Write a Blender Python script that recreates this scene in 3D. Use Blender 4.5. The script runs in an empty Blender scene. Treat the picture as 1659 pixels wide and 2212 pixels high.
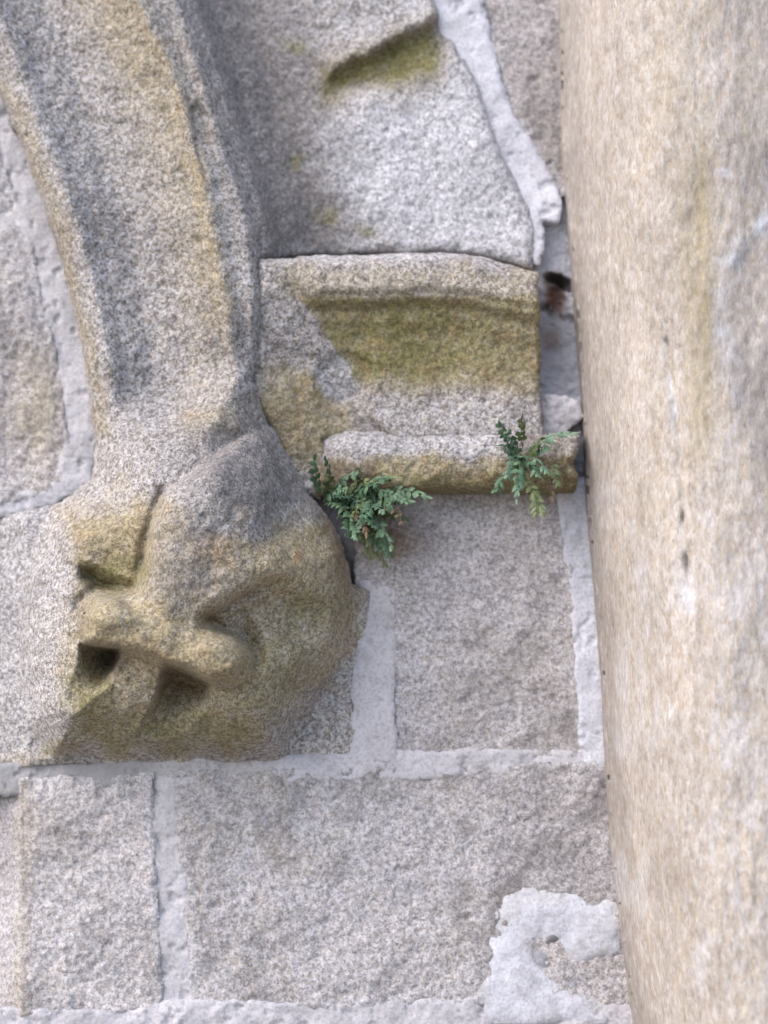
import bpy, math, random
import numpy as np
from mathutils import Vector

# ------------------------------------------------------------------ camera, sky, sun, exposure
scene = bpy.context.scene
CAM = np.array([0.0, -3.10, 1.50]); LOOK = np.array([0.0, 0.0, 2.0])
FWD = (LOOK - CAM) / np.linalg.norm(LOOK - CAM)
RIGHT = np.array([1.0, 0.0, 0.0]); UP = np.cross(RIGHT, FWD)
VF = 1.6 / np.linalg.norm(LOOK - CAM)              # picture height at unit distance
cd = bpy.data.cameras.new('camera'); cam = bpy.data.objects.new('camera', cd)
scene.collection.objects.link(cam); scene.camera = cam
cam.location = CAM; cam.rotation_euler = Vector(FWD).to_track_quat('-Z', 'Y').to_euler()
cd.sensor_fit = 'VERTICAL'; cd.sensor_height = 36; cd.lens = 36 / VF
cd.clip_start = 0.05; cd.clip_end = 500
cd.dof.use_dof = True; cd.dof.focus_distance = 2.95; cd.dof.aperture_fstop = 1.5

world = bpy.data.worlds.new('World'); scene.world = world; world.use_nodes = True
wn = world.node_tree.nodes; sky = wn.new('ShaderNodeTexSky'); sky.sky_type = 'NISHITA'
sky.sun_disc = False; sky.sun_elevation = math.radians(44); sky.sun_rotation = math.radians(232)
sky.air_density = 1.0; sky.dust_density = 1.8; sky.ozone_density = 1.0
wn['Background'].inputs['Strength'].default_value = 0.15
world.node_tree.links.new(sky.outputs[0], wn['Background'].inputs['Color'])
sd = bpy.data.lights.new('sun', 'SUN'); sun = bpy.data.objects.new('sun', sd); scene.collection.objects.link(sun)
sd.energy = 1.05; sd.angle = math.radians(65); sd.color = (1.0, 0.95, 0.88)
az = math.radians(232); el = math.radians(44)
to_sun = Vector((math.sin(az) * math.cos(el), math.cos(az) * math.cos(el), math.sin(el)))
sun.rotation_euler = (-to_sun).to_track_quat('-Z', 'Y').to_euler()
scene.view_settings.view_transform = 'Standard'; scene.view_settings.look = 'None'
scene.view_settings.gamma = 1; scene.view_settings.exposure = 1.32

# ------------------------------------------------------------------ helpers
def unproject(u, v, d):
    """picture position (1659 x 2212 units) of a point standing d metres proud of the wall -> world"""
    rx = (u - 829.5) / 2212 * VF; rz = (1106 - v) / 2212 * VF
    ray = FWD[None] + rx[:, None] * RIGHT[None] + rz[:, None] * UP[None]
    t = (-d - CAM[1]) / ray[:, 1]
    return CAM[None] + ray * t[:, None]

def _hash(ix, iy, seed):
    h = (ix.astype(np.int64) * 374761393 + iy.astype(np.int64) * 668265263 + seed * 974711) & 0x7fffffff
    h = ((h ^ (h >> 13)) * 1274126177) & 0x7fffffff
    h = (h ^ (h >> 16)) & 0xffff
    return h / 65535.0 - 0.5

def vnoise(x, y, seed=0):
    ix = np.floor(x); iy = np.floor(y); fx = x - ix; fy = y - iy
    ix = ix.astype(np.int64); iy = iy.astype(np.int64)
    fx = fx * fx * fx * (fx * (fx * 6 - 15) + 10); fy = fy * fy * fy * (fy * (fy * 6 - 15) + 10)
    a = _hash(ix, iy, seed); b = _hash(ix + 1, iy, seed); c = _hash(ix, iy + 1, seed); e = _hash(ix + 1, iy + 1, seed)
    return (a + (b - a) * fx) + ((c + (e - c) * fx) - (a + (b - a) * fx)) * fy

def fbm(u, v, size, seed=0, octaves=4, rough=0.55):
    r = 0; amp = 1; s = 1.0 / size
    for k in range(octaves):
        r = r + amp * vnoise(u * s + 17.3 * k + seed * 3.1, v * s - 9.7 * k + seed * 1.7, seed + k)
        amp *= rough; s *= 2.03
    return r

def sstep(a, b, x):
    t = np.clip((x - a) / (b - a), 0, 1); return t * t * (3 - 2 * t)

def smax(a, b, k):
    h = np.clip(0.5 + 0.5 * (a - b) / k, 0, 1); return b + (a - b) * h + k * h * (1 - h)

def smin(a, b, k): return -smax(-a, -b, k)

def poly_sdf(u, v, P):
    P = np.asarray(P, float); n = len(P)
    d2 = np.full(u.shape, 1e18); inside = np.zeros(u.shape, bool)
    for i in range(n):
        ax, ay = P[i]; bx, by = P[(i + 1) % n]
        ex, ey = bx - ax, by - ay; L = ex * ex + ey * ey + 1e-9
        t = np.clip(((u - ax) * ex + (v - ay) * ey) / L, 0, 1)
        d2 = np.minimum(d2, (u - ax - t * ex) ** 2 + (v - ay - t * ey) ** 2)
        if ay != by:
            c = ((ay > v) != (by > v)) & (u < (bx - ax) * (v - ay) / (by - ay) + ax)
            inside ^= c
    return np.where(inside, -1, 1) * np.sqrt(d2)

def line_dist(u, v, pts):
    """distance to an open polyline and position along it 0..1"""
    P = np.asarray(pts, float); best = np.full(u.shape, 1e9); par = np.zeros(u.shape)
    seg = np.sqrt(((P[1:] - P[:-1]) ** 2).sum(1)); tot = seg.sum(); acc = 0
    for i in range(len(P) - 1):
        ax, ay = P[i]; ex, ey = P[i + 1] - P[i]; L = ex * ex + ey * ey + 1e-9
        t = np.clip(((u - ax) * ex + (v - ay) * ey) / L, 0, 1)
        d = np.hypot(u - ax - t * ex, v - ay - t * ey)
        m = d < best; best = np.where(m, d, best); par = np.where(m, (acc + t * seg[i]) / tot, par); acc += seg[i]
    return best, par

def curve(v, pts):
    """smooth u(v) through points (u, v) sorted by v"""
    P = np.asarray(pts, float); x = P[:, 1]; y = P[:, 0]
    m = np.gradient(y, x)
    i = np.clip(np.searchsorted(x, v) - 1, 0, len(x) - 2)
    h = x[i + 1] - x[i]; t = (v - x[i]) / h; t = np.clip(t, -3, 4); tc = np.clip(t, 0, 1)
    r = (2 * tc ** 3 - 3 * tc ** 2 + 1) * y[i] + (tc ** 3 - 2 * tc ** 2 + tc) * h * m[i] + (-2 * tc ** 3 + 3 * tc ** 2) * y[i + 1] + (tc ** 3 - tc ** 2) * h * m[i + 1]
    return r + (t - tc) * h * np.where(t > 1, m[i + 1], m[i])

def blob(u, v, cu, cv, ru, rv, rot=0, soft=0.5):
    c, s = math.cos(math.radians(rot)), math.sin(math.radians(rot))
    x = (u - cu) * c + (v - cv) * s; y = -(u - cu) * s + (v - cv) * c
    r = np.sqrt((x / ru) ** 2 + (y / rv) ** 2)
    return 1 - sstep(1 - soft, 1 + soft, r)

def dome(u, v, cu, cv, ru, rv, rot, base, top, p=2.0):
    c, s = math.cos(math.radians(rot)), math.sin(math.radians(rot))
    x = (u - cu) * c + (v - cv) * s; y = -(u - cu) * s + (v - cv) * c
    r = (np.abs(x / ru) ** p + np.abs(y / rv) ** p) ** (1 / p)
    return np.where(r < 1, base + (top - base) * np.sqrt(np.clip(1 - r * r, 0, 1)), base - 0.08 * (r - 1))

def tag(o, label=None, cat=None, group=None, kind=None):
    if label: o['label'] = label
    if cat: o['category'] = cat
    if group: o['group'] = group
    if kind: o['kind'] = kind
    return o

def empty(name, loc, label, cat, group=None):
    o = bpy.data.objects.new(name, None); scene.collection.objects.link(o); o.location = loc
    o.empty_display_size = 0.05
    return tag(o, label, cat, group, 'thing')

def adopt(o, parent):
    if parent is not None:
        o.parent = parent
        o.matrix_parent_inverse = parent.matrix_basis.inverted()
    return o

def make_mesh(name, V, F, mat, parent, stain=None, stain2=None, normals=None, smooth=True):
    me = bpy.data.meshes.new(name); me.from_pydata(V.tolist() if isinstance(V, np.ndarray) else V, [], F)
    me.materials.append(mat)
    n = len(me.vertices)
    for nm, s in (('stain', stain), ('stain2', stain2)):
        a = me.attributes.new(nm, 'FLOAT_COLOR', 'POINT')
        if s is None: s = np.zeros((n, 4))
        a.data.foreach_set('color', np.ascontiguousarray(s, np.float32).ravel())
    if smooth: me.polygons.foreach_set('use_smooth', [True] * len(me.polygons))
    me.update()
    if normals is not None: me.normals_split_custom_set_from_vertices(normals.tolist())
    o = bpy.data.objects.new(name, me); scene.collection.objects.link(o)
    return adopt(o, parent)

def patch(name, parent, mat, bbox, step, sdf, depth, back=0.10, stains=None, regions=None):
    """a carved stone face: front surface sampled on a grid, clipped to an outline, with its sides running back into the wall"""
    u0, v0, u1, v1 = bbox
    us = np.arange(u0, u1 + step, step); vs = np.arange(v0, v1 + step, step)
    U, W = np.meshgrid(us, vs); nu = len(us); nv = len(vs)
    u = U.ravel().astype(float); v = W.ravel().astype(float)
    S = sdf(u, v); g = 0.5
    gx = (sdf(u + g, v) - sdf(u - g, v)) / (2 * g); gy = (sdf(u, v + g) - sdf(u, v - g)) / (2 * g)
    gl = np.sqrt(gx * gx + gy * gy) + 1e-6
    near = np.abs(S) < 0.72 * step
    mv = np.clip(S / gl, -step, step)
    u = np.where(near, u - mv * gx / gl, u); v = np.where(near, v - mv * gy / gl, v)
    S = np.where(near, 0.0, S); ok = S <= 0
    D = depth(u, v, -S)
    P = unproject(u, v, D)
    i = np.arange(nu * nv).reshape(nv, nu)
    a = i[:-1, :-1].ravel(); b = i[:-1, 1:].ravel(); c = i[1:, 1:].ravel(); e = i[1:, :-1].ravel()
    q = ok[a] & ok[b] & ok[c] & ok[e]
    Q = np.stack([a, e, c, b], 1)[q]
    # vertex normals of the whole surface, so that parts cut from it meet without a seam
    N = np.zeros_like(P); fn = np.cross(P[Q[:, 2]] - P[Q[:, 0]], P[Q[:, 3]] - P[Q[:, 1]])
    for k in range(4): np.add.at(N, Q[:, k], fn)
    N /= (np.linalg.norm(N, axis=1, keepdims=True) + 1e-12)
    st = stains(u, v) if stains else (np.zeros((len(u), 4)), np.zeros((len(u), 4)))
    if regions is None: reg = np.zeros(len(Q), int); names = [(name, parent, mat)]
    else:
        reg = regions[0](u[Q].mean(1), v[Q].mean(1)); names = regions[1]
    out = []
    def edge_keys(q):
        ed = np.concatenate([q[:, [0, 1]], q[:, [1, 2]], q[:, [2, 3]], q[:, [3, 0]]]); key = np.sort(ed, 1); return ed, key[:, 0] * (nu * nv) + key[:, 1]
    uqa, cna = np.unique(edge_keys(Q)[1], return_counts=True); rim = uqa[cna == 1]
    for r, (nm, par, mt) in enumerate(names):
        q = Q[reg == r]
        if not len(q): continue
        ed = np.concatenate([q[:, [0, 1]], q[:, [1, 2]], q[:, [2, 3]], q[:, [3, 0]]])
        key = np.sort(ed, 1); kk = key[:, 0] * (nu * nv) + key[:, 1]
        uq, idx, cnt = np.unique(kk, return_index=True, return_counts=True)
        be = ed[idx[(cnt == 1) & np.isin(uq, rim)]]
        used = np.unique(q); remap = -np.ones(nu * nv, int); remap[used] = np.arange(len(used))
        bv = np.unique(be); mt1 = -np.ones(nu * nv, int); mt1[bv] = np.arange(len(bv))
        n0 = len(used); nb = len(bv)
        back_p = P[bv] + np.array([0, back, 0])
        V = np.concatenate([P[used], P[bv], back_p])
        F = remap[q].tolist() + np.stack([n0 + mt1[be[:, 1]], n0 + mt1[be[:, 0]], n0 + nb + mt1[be[:, 0]], n0 + nb + mt1[be[:, 1]]], 1).tolist()
        s1 = np.concatenate([st[0][used], st[0][bv], st[0][bv]]); s2 = np.concatenate([st[1][used], st[1][bv], st[1][bv]])
        nn = None
        if regions is not None:
            sk = np.zeros((nb, 3))
            efn = np.cross(P[be[:, 1]] - P[be[:, 0]], np.array([[0, 1.0, 0]])) 
            np.add.at(sk, mt1[be[:, 0]], efn); np.add.at(sk, mt1[be[:, 1]], efn)
            sk = -sk / (np.linalg.norm(sk, axis=1, keepdims=True) + 1e-12)
            nn = np.concatenate([N[used], -sk, -sk])
        out.append(make_mesh(nm, V, F, mt, par, s1, s2, nn))
    return out if regions is not None else out[0]

# ------------------------------------------------------------------ materials
def mat_new(name):
    m = bpy.data.materials.new(name); m.use_nodes = True; nt = m.node_tree
    return m, nt, nt.nodes, nt.links, nt.nodes['Principled BSDF']

def ramp(N, stops, interp='LINEAR'):
    r = N.new('ShaderNodeValToRGB'); r.color_ramp.interpolation = interp
    while len(r.color_ramp.elements) > 1: r.color_ramp.elements.remove(r.color_ramp.elements[-1])
    for k, (p, c) in enumerate(stops):
        e = r.color_ramp.elements[0] if k == 0 else r.color_ramp.elements.new(p)
        e.position = p; e.color = (*c, 1) if not isinstance(c, float) else (c, c, c, 1)
    return r

def granite(name, dark, mid, light, warm, stretch=(1, 1, 1), grain=1.0, bump=1.0, speck=1.0, contrast=1.0):
    m, nt, N, L, bs = mat_new(name)
    tc = N.new('ShaderNodeTexCoord'); oi = N.new('ShaderNodeObjectInfo')
    mp = N.new('ShaderNodeMapping'); mp.inputs['Scale'].default_value = stretch
    L.new(tc.outputs['Object'], mp.inputs['Vector'])
    ml = N.new('ShaderNodeMath'); ml.operation = 'MULTIPLY'; ml.inputs[1].default_value = 37.0
    L.new(oi.outputs['Random'], ml.inputs[0])
    ad = N.new('ShaderNodeVectorMath'); ad.operation = 'ADD'
    L.new(mp.outputs[0], ad.inputs[0]); L.new(ml.outputs[0], ad.inputs[1])
    co = ad.outputs[0]
    def noise(scale, detail=3, rough=0.6, dist=0.0):
        n = N.new('ShaderNodeTexNoise'); n.inputs['Scale'].default_value = scale; n.inputs['Detail'].default_value = detail
        n.inputs['Roughness'].default_value = rough; n.inputs['Distortion'].default_value = dist
        L.new(co, n.inputs['Vector']); return n.outputs['Fac']
    def math_(op, a, b=None, clamp=False):
        n = N.new('ShaderNodeMath'); n.operation = op; n.use_clamp = clamp
        for k, x in enumerate((a, b)):
            if x is None: continue
            if isinstance(x, (int, float)): n.inputs[k].default_value = x
            else: L.new(x, n.inputs[k])
        return n.outputs[0]
    def mix(f, a, b, mode='MIX'):
        n = N.new('ShaderNodeMix'); n.data_type = 'RGBA'; n.blend_type = mode
        for k, x in ((0, f), (6, a), (7, b)):
            if isinstance(x, (int, float)): n.inputs[k].default_value = x
            elif isinstance(x, tuple): n.inputs[k].default_value = (*x, 1)
            else: L.new(x, n.inputs[k])
        return n.outputs[2]
    fine = noise(120 / grain, 5, 0.74, 0.0)
    w = 0.11 / contrast
    r1 = ramp(N, [(0.5 - 1.25 * w, dark), (0.5 - 0.35 * w, mid), (0.5 + 0.6 * w, light), (0.5 + 1.6 * w, tuple(min(1, c * 1.22) for c in light))])
    L.new(fine, r1.inputs[0])
    vo = N.new('ShaderNodeTexVoronoi'); vo.inputs['Scale'].default_value = 330 / grain; L.new(co, vo.inputs['Vector'])
    sep = N.new('ShaderNodeSeparateColor'); L.new(vo.outputs['Color'], sep.inputs[0])
    gd = ramp(N, [(0.0, 0.75 * speck), (0.13, 0.7 * speck), (0.19, 0.0)]); L.new(sep.outputs[0], gd.inputs[0])
    gw = ramp(N, [(0.74, 0.0), (0.82, 0.55), (1.0, 0.7)]); L.new(sep.outputs[1], gw.inputs[0])
    gl = ramp(N, [(0.84, 0.0), (0.90, 0.55 * speck), (1.0, 0.6 * speck)]); L.new(sep.outputs[2], gl.inputs[0])
    col = mix(gw.outputs[0], r1.outputs[0], warm)
    col = mix(gl.outputs[0], col, tuple(min(0.85, c * 1.45) for c in light))
    col = mix(gd.outputs[0], col, tuple(c * 0.65 for c in dark))
    low = noise(9, 4, 0.6)
    lr = ramp(N, [(0.3, (0.80, 0.79, 0.79)), (0.5, (1, 1, 1)), (0.72, (1.14, 1.12, 1.10))]); L.new(low, lr.inputs[0])
    col = mix(1.0, col, lr.outputs[0], 'MULTIPLY')
    tone = ramp(N, [(0.0, (0.92, 0.92, 0.94)), (1.0, (1.06, 1.04, 1.02))]); L.new(oi.outputs['Random'], tone.inputs[0])
    col = mix(1.0, col, tone.outputs[0], 'MULTIPLY')
    # stains and painted light or shade: each in its own colour, broken up by noise
    bwn = N.new('ShaderNodeRGBToBW'); L.new(col, bwn.inputs[0])
    brk = noise(42, 4, 0.65); brk2 = noise(110, 3, 0.6)
    bk = math_('ADD', math_('MULTIPLY', math_('SUBTRACT', brk, 0.5), 1.5), math_('MULTIPLY', math_('SUBTRACT', brk2, 0.5), 1.3))
    def stain(attr, chan):
        a = attrs[attr][chan]
        s = math_('MULTIPLY', a, math_('ADD', 1.0, bk), True)
        return s
    attrs = {}
    for nm in ('stain', 'stain2'):
        at = N.new('ShaderNodeAttribute'); at.attribute_name = nm
        sp = N.new('ShaderNodeSeparateColor'); L.new(at.outputs['Color'], sp.inputs[0])
        attrs[nm] = [sp.outputs[0], sp.outputs[1], sp.outputs[2]]
    def tint(c):   # pigment that keeps the grain of the stone
        g = math_('ADD', math_('MULTIPLY', bwn.outputs[0], 2.0), 0.28)
        n = N.new('ShaderNodeVectorMath'); n.operation = 'SCALE'; n.inputs[0].default_value = c; L.new(g, n.inputs['Scale']); return n.outputs[0]
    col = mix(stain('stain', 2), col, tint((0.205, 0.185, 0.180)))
    col = mix(stain('stain2', 0), col, tint((0.505, 0.490, 0.515)))
    col = mix(stain('stain', 0), col, tint((0.335, 0.272, 0.172)))
    col = mix(stain('stain', 1), col, tint((0.200, 0.176, 0.075)))
    col = mix(stain('stain2', 1), col, tint((0.29, 0.185, 0.10)))
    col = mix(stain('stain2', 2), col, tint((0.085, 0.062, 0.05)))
    L.new(col, bs.inputs['Base Color'])
    bs.inputs['Roughness'].default_value = 0.88; bs.inputs['Specular IOR Level'].default_value = 0.25
    h = math_('SUBTRACT', math_('MULTIPLY', fine, 0.75), math_('MULTIPLY', vo.outputs['Distance'], 0.25))
    h = math_('ADD', h, math_('MULTIPLY', noise(60 / grain, 3, 0.6), 0.8))
    b = N.new('ShaderNodeBump'); b.inputs['Strength'].default_value = 0.75 * bump; b.inputs['Distance'].default_value = 0.006
    L.new(h, b.inputs['Height']); L.new(b.outputs[0], bs.inputs['Normal'])
    return m

def mortar_mat(name, base, dirt, rough=1.0):
    m, nt, N, L, bs = mat_new(name)
    tc = N.new('ShaderNodeTexCoord')
    def noise(scale, detail, rough=0.6):
        n = N.new('ShaderNodeTexNoise'); n.inputs['Scale'].default_value = scale; n.inputs['Detail'].default_value = detail
        n.inputs['Roughness'].default_value = rough; L.new(tc.outputs['Object'], n.inputs['Vector']); return n.outputs['Fac']
    def mix(f, a, b, mode='MIX'):
        n = N.new('ShaderNodeMix'); n.data_type = 'RGBA'; n.blend_type = mode
        for k, x in ((0, f), (6, a), (7, b)):
            if isinstance(x, (int, float)): n.inputs[k].default_value = x
            elif isinstance(x, tuple): n.inputs[k].default_value = (*x, 1)
            else: L.new(x, n.inputs[k])
        return n.outputs[2]
    r = ramp(N, [(0.30, tuple(c * 0.80 for c in base)), (0.5, base), (0.7, tuple(min(1, c * 1.1) for c in base))]); L.new(noise(14, 5), r.inputs[0])
    f = ramp(N, [(0.36, (0.80, 0.79, 0.77)), (0.5, (1, 1, 1)), (0.66, (1.06, 1.06, 1.06))]); L.new(noise(210, 3), f.inputs[0])
    col = mix(1.0, r.outputs[0], f.outputs[0], 'MULTIPLY')
    dm = ramp(N, [(0.56, 0.0), (0.70, 0.55)]); L.new(noise(26, 5, 0.65), dm.inputs[0])
    col = mix(dm.outputs[0], col, dirt)
    at = N.new('ShaderNodeAttribute'); at.attribute_name = 'stain'
    sp = N.new('ShaderNodeSeparateColor'); L.new(at.outputs['Color'], sp.inputs[0])
    at2 = N.new('ShaderNodeAttribute'); at2.attribute_name = 'stain2'
    sp2 = N.new('ShaderNodeSeparateColor'); L.new(at2.outputs['Color'], sp2.inputs[0])
    col = mix(sp.outputs[0], col, (0.40, 0.30, 0.17)); col = mix(sp.outputs[1], col, (0.19, 0.17, 0.07))
    col = mix(sp.outputs[2], col, (0.22, 0.21, 0.215)); col = mix(sp2.outputs[1], col, (0.16, 0.085, 0.055)); col = mix(sp2.outputs[2], col, (0.06, 0.05, 0.045))
    L.new(col, bs.inputs['Base Color']); bs.inputs['Roughness'].default_value = 0.9; bs.inputs['Specular IOR Level'].default_value = 0.2
    b = N.new('ShaderNodeBump'); b.inputs['Strength'].default_value = 0.36 * rough; b.inputs['Distance'].default_value = 0.004
    mm = N.new('ShaderNodeMath'); mm.operation = 'ADD'; L.new(noise(160, 3), mm.inputs[0]); L.new(noise(45, 4), mm.inputs[1])
    L.new(mm.outputs[0], b.inputs['Height']); L.new(b.outputs[0], bs.inputs['Normal'])
    return m

def leaf_mat(name, c1, c2):
    m, nt, N, L, bs = mat_new(name)
    tc = N.new('ShaderNodeTexCoord'); n = N.new('ShaderNodeTexNoise'); n.inputs['Scale'].default_value = 60
    L.new(tc.outputs['Object'], n.inputs['Vector'])
    r = ramp(N, [(0.35, c1), (0.65, c2)]); L.new(n.outputs['Fac'], r.inputs[0]); L.new(r.outputs[0], bs.inputs['Base Color'])
    bs.inputs['Roughness'].default_value = 0.55; bs.inputs['Subsurface Weight'].default_value = 0.0
    return m

GREY = granite('grey_granite', (0.210, 0.193, 0.198), (0.325, 0.303, 0.311), (0.455, 0.431, 0.446), (0.39, 0.335, 0.285), grain=0.85, speck=0.65, bump=0.5, contrast=1.12)
CARVED = granite('carved_granite', (0.145, 0.131, 0.122), (0.282, 0.262, 0.256), (0.440, 0.419, 0.424), (0.37, 0.30, 0.22), bump=0.9, grain=0.85, speck=0.9, contrast=1.3)
BEIGE = granite('beige_granite', (0.292, 0.246, 0.208), (0.370, 0.323, 0.284), (0.430, 0.388, 0.357), (0.39, 0.318, 0.245), stretch=(1, 1, 0.45), speck=0.35, bump=0.35, contrast=0.95, grain=1.2)
MORTAR = mortar_mat('lime_mortar', (0.445, 0.420, 0.440), (0.36, 0.325, 0.305))
LIME = mortar_mat('white_lime_mortar', (0.515, 0.505, 0.550), (0.43, 0.415, 0.43), 1.0)
OLDMORTAR = mortar_mat('old_blue_mortar', (0.37, 0.37, 0.415), (0.26, 0.235, 0.23), 1.6)
LEAF = leaf_mat('fern_green', (0.035, 0.075, 0.038), (0.090, 0.165, 0.085))
PALELEAF = leaf_mat('pale_fern_green', (0.070, 0.130, 0.078), (0.120, 0.195, 0.122))
DEADLEAF = leaf_mat('dead_fern', (0.075, 0.050, 0.030), (0.14, 0.10, 0.055))
DRYLEAF = leaf_mat('old_fern_green', (0.075, 0.095, 0.035), (0.125, 0.15, 0.06))
SOIL = mortar_mat('root_soil', (0.055, 0.045, 0.036), (0.03, 0.025, 0.02), 2.0)

def stone_noise(u, v, seed, amp=1.0):
    return amp * (0.0085 * fbm(u, v, 150, seed, 3) + 0.0040 * fbm(u, v, 34, seed + 11, 3) + 0.0026 * fbm(u, v, 11, seed + 23, 2))

def edge_round(s, r, h):
    t = np.clip(1 - s / r, 0, 1); return -h * (1 - np.sqrt(np.clip(1 - t * t, 0, 1)))

def wobble(P, amp=1.0, seed=0):
    return lambda u, v: poly_sdf(u, v, P) + amp * (5.0 * fbm(u, v, 60, seed + 5, 2) + 4.0 * fbm(u, v, 17, seed + 9, 2))

def bbox(P, pad=8):
    P = np.asarray(P, float); return (P[:, 0].min() - pad, P[:, 1].min() - pad, P[:, 0].max() + pad, P[:, 1].max() + pad)

# ------------------------------------------------------------------ guide lines of the arch (picture units)
E0 = [(-330, -430), (-190, -200), (-75, 0), (0, 205), (60, 350), (110, 490), (155, 650), (185, 800), (202, 950), (205, 1060)]     # outer edge
RIDGE = [(120, -430), (215, -200), (300, 0), (368, 150), (408, 280), (440, 400), (468, 540), (488, 650), (503, 760), (512, 900)]
ROLL = [(240, -430), (320, -200), (392, 0), (450, 180), (497, 340), (535, 450), (552, 560), (560, 700), (556, 830), (556, 1000)]  # right hand roll
VMORT_L = [(720, -430), (840, -200), (935, 0), (975, 80), (1018, 150), (1043, 205), (1062, 270), (1092, 345), (1122, 405), (1150, 455), (1156, 580)]
VMORT_R = [(830, -430), (930, -200), (1030, 0), (1052, 80), (1076, 180), (1104, 255), (1160, 350), (1198, 425), (1215, 480), (1235, 600)]
SHAFT_L = [(1190, -430), (1210, 0), (1216, 300), (1234, 500), (1250, 700), (1262, 900), (1271, 1100), (1289, 1300), (1304, 1500), (1313, 1700), (1331, 1900), (1346, 2030), (1372, 2212), (1420, 2640)]
HEADLINE = [(545, 822), (572, 862), (606, 925), (652, 1003), (664, 1062), (700, 1104), (736, 1160), (753, 1225), (758, 1262), (798, 1276), (795, 1350), (782, 1480), (768, 1638)]

def hood_depth(u, v):
    e0 = curve(v, E0); r = curve(v, RIDGE); s = curve(v, ROLL)
    w = r - e0
    knots = [(e0 - 6, 0.045), (e0 + 0.03 * w + 6, 0.070), (e0 + 0.14 * w + 8, 0.090), (e0 + 0.30 * w, 0.066), (e0 + 0.45 * w, 0.054), (e0 + 0.64 * w, 0.068), (r - 34, 0.098), (r, 0.114),
             (0.5 * (r + s), 0.100), (s - 14, 0.102), (s + 22, 0.072), (s + 70, 0.010), (s + 135, -0.014), (s + 230, -0.004), (s + 340, 0.012), (s + 600, 0.026), (s + 900, 0.028)]
    d = np.full(u.shape, knots[0][1])
    for (ua, da), (ub, db) in zip(knots[:-1], knots[1:]):
        t = np.clip((u - ua) / np.maximum(ub - ua, 1), 0, 1)
        d = d + (db - da) * (0.35 * t + 0.65 * t * t * (3 - 2 * t))
    # a chipped flake on the ridge
    d = d - 0.010 * blob(u, v, 433, 262, 18, 40, -14, 0.3) - 0.006 * blob(u, v, 418, 255, 5, 55, -14, 0.4) - 0.005 * blob(u, v, 432, 340, 4, 50, -16, 0.4)
    return d

def rise(sd, w):
    """0 outside an outline, rising to 1 over the width w inside it, rounded at the top"""
    t = np.clip(-sd / w, 0, 1); return np.sqrt(np.clip(1 - (1 - t) ** 2, 0, 1)) * sstep(0, 0.25, t) ** 0.5

MASS = [(215, 840), (400, 770), (560, 740), (620, 930), (672, 1050), (765, 1180), (768, 1300), (756, 1400), (705, 1495), (645, 1560), (620, 1640), (110, 1640), (60, 1560), (40, 1400), (50, 1250), (90, 1130), (160, 1030)]
SNOUT = [(520, 940), (420, 1010), (350, 1066), (325, 1130), (309, 1210), (290, 1272), (250, 1280), (206, 1292), (178, 1330), (176, 1385), (190, 1398), (255, 1408), (320, 1430), (375, 1453), (445, 1484), (505, 1470), (533, 1425), (522, 1385), (474, 1352), (448, 1338), (500, 1305), (590, 1262), (700, 1238), (820, 1225), (820, 1000), (640, 900)]
LHOLE = [(170, 1385), (266, 1396), (258, 1440), (238, 1482), (204, 1514), (160, 1542), (136, 1530), (152, 1475), (168, 1430)]
RHOLE = [(356, 1425), (400, 1436), (462, 1470), (456, 1515), (420, 1570), (372, 1596), (292, 1596), (308, 1560), (338, 1498)]
EYE = [(176, 1222), (205, 1226), (238, 1246), (292, 1262), (290, 1280), (232, 1286), (196, 1280), (172, 1250)]
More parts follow.
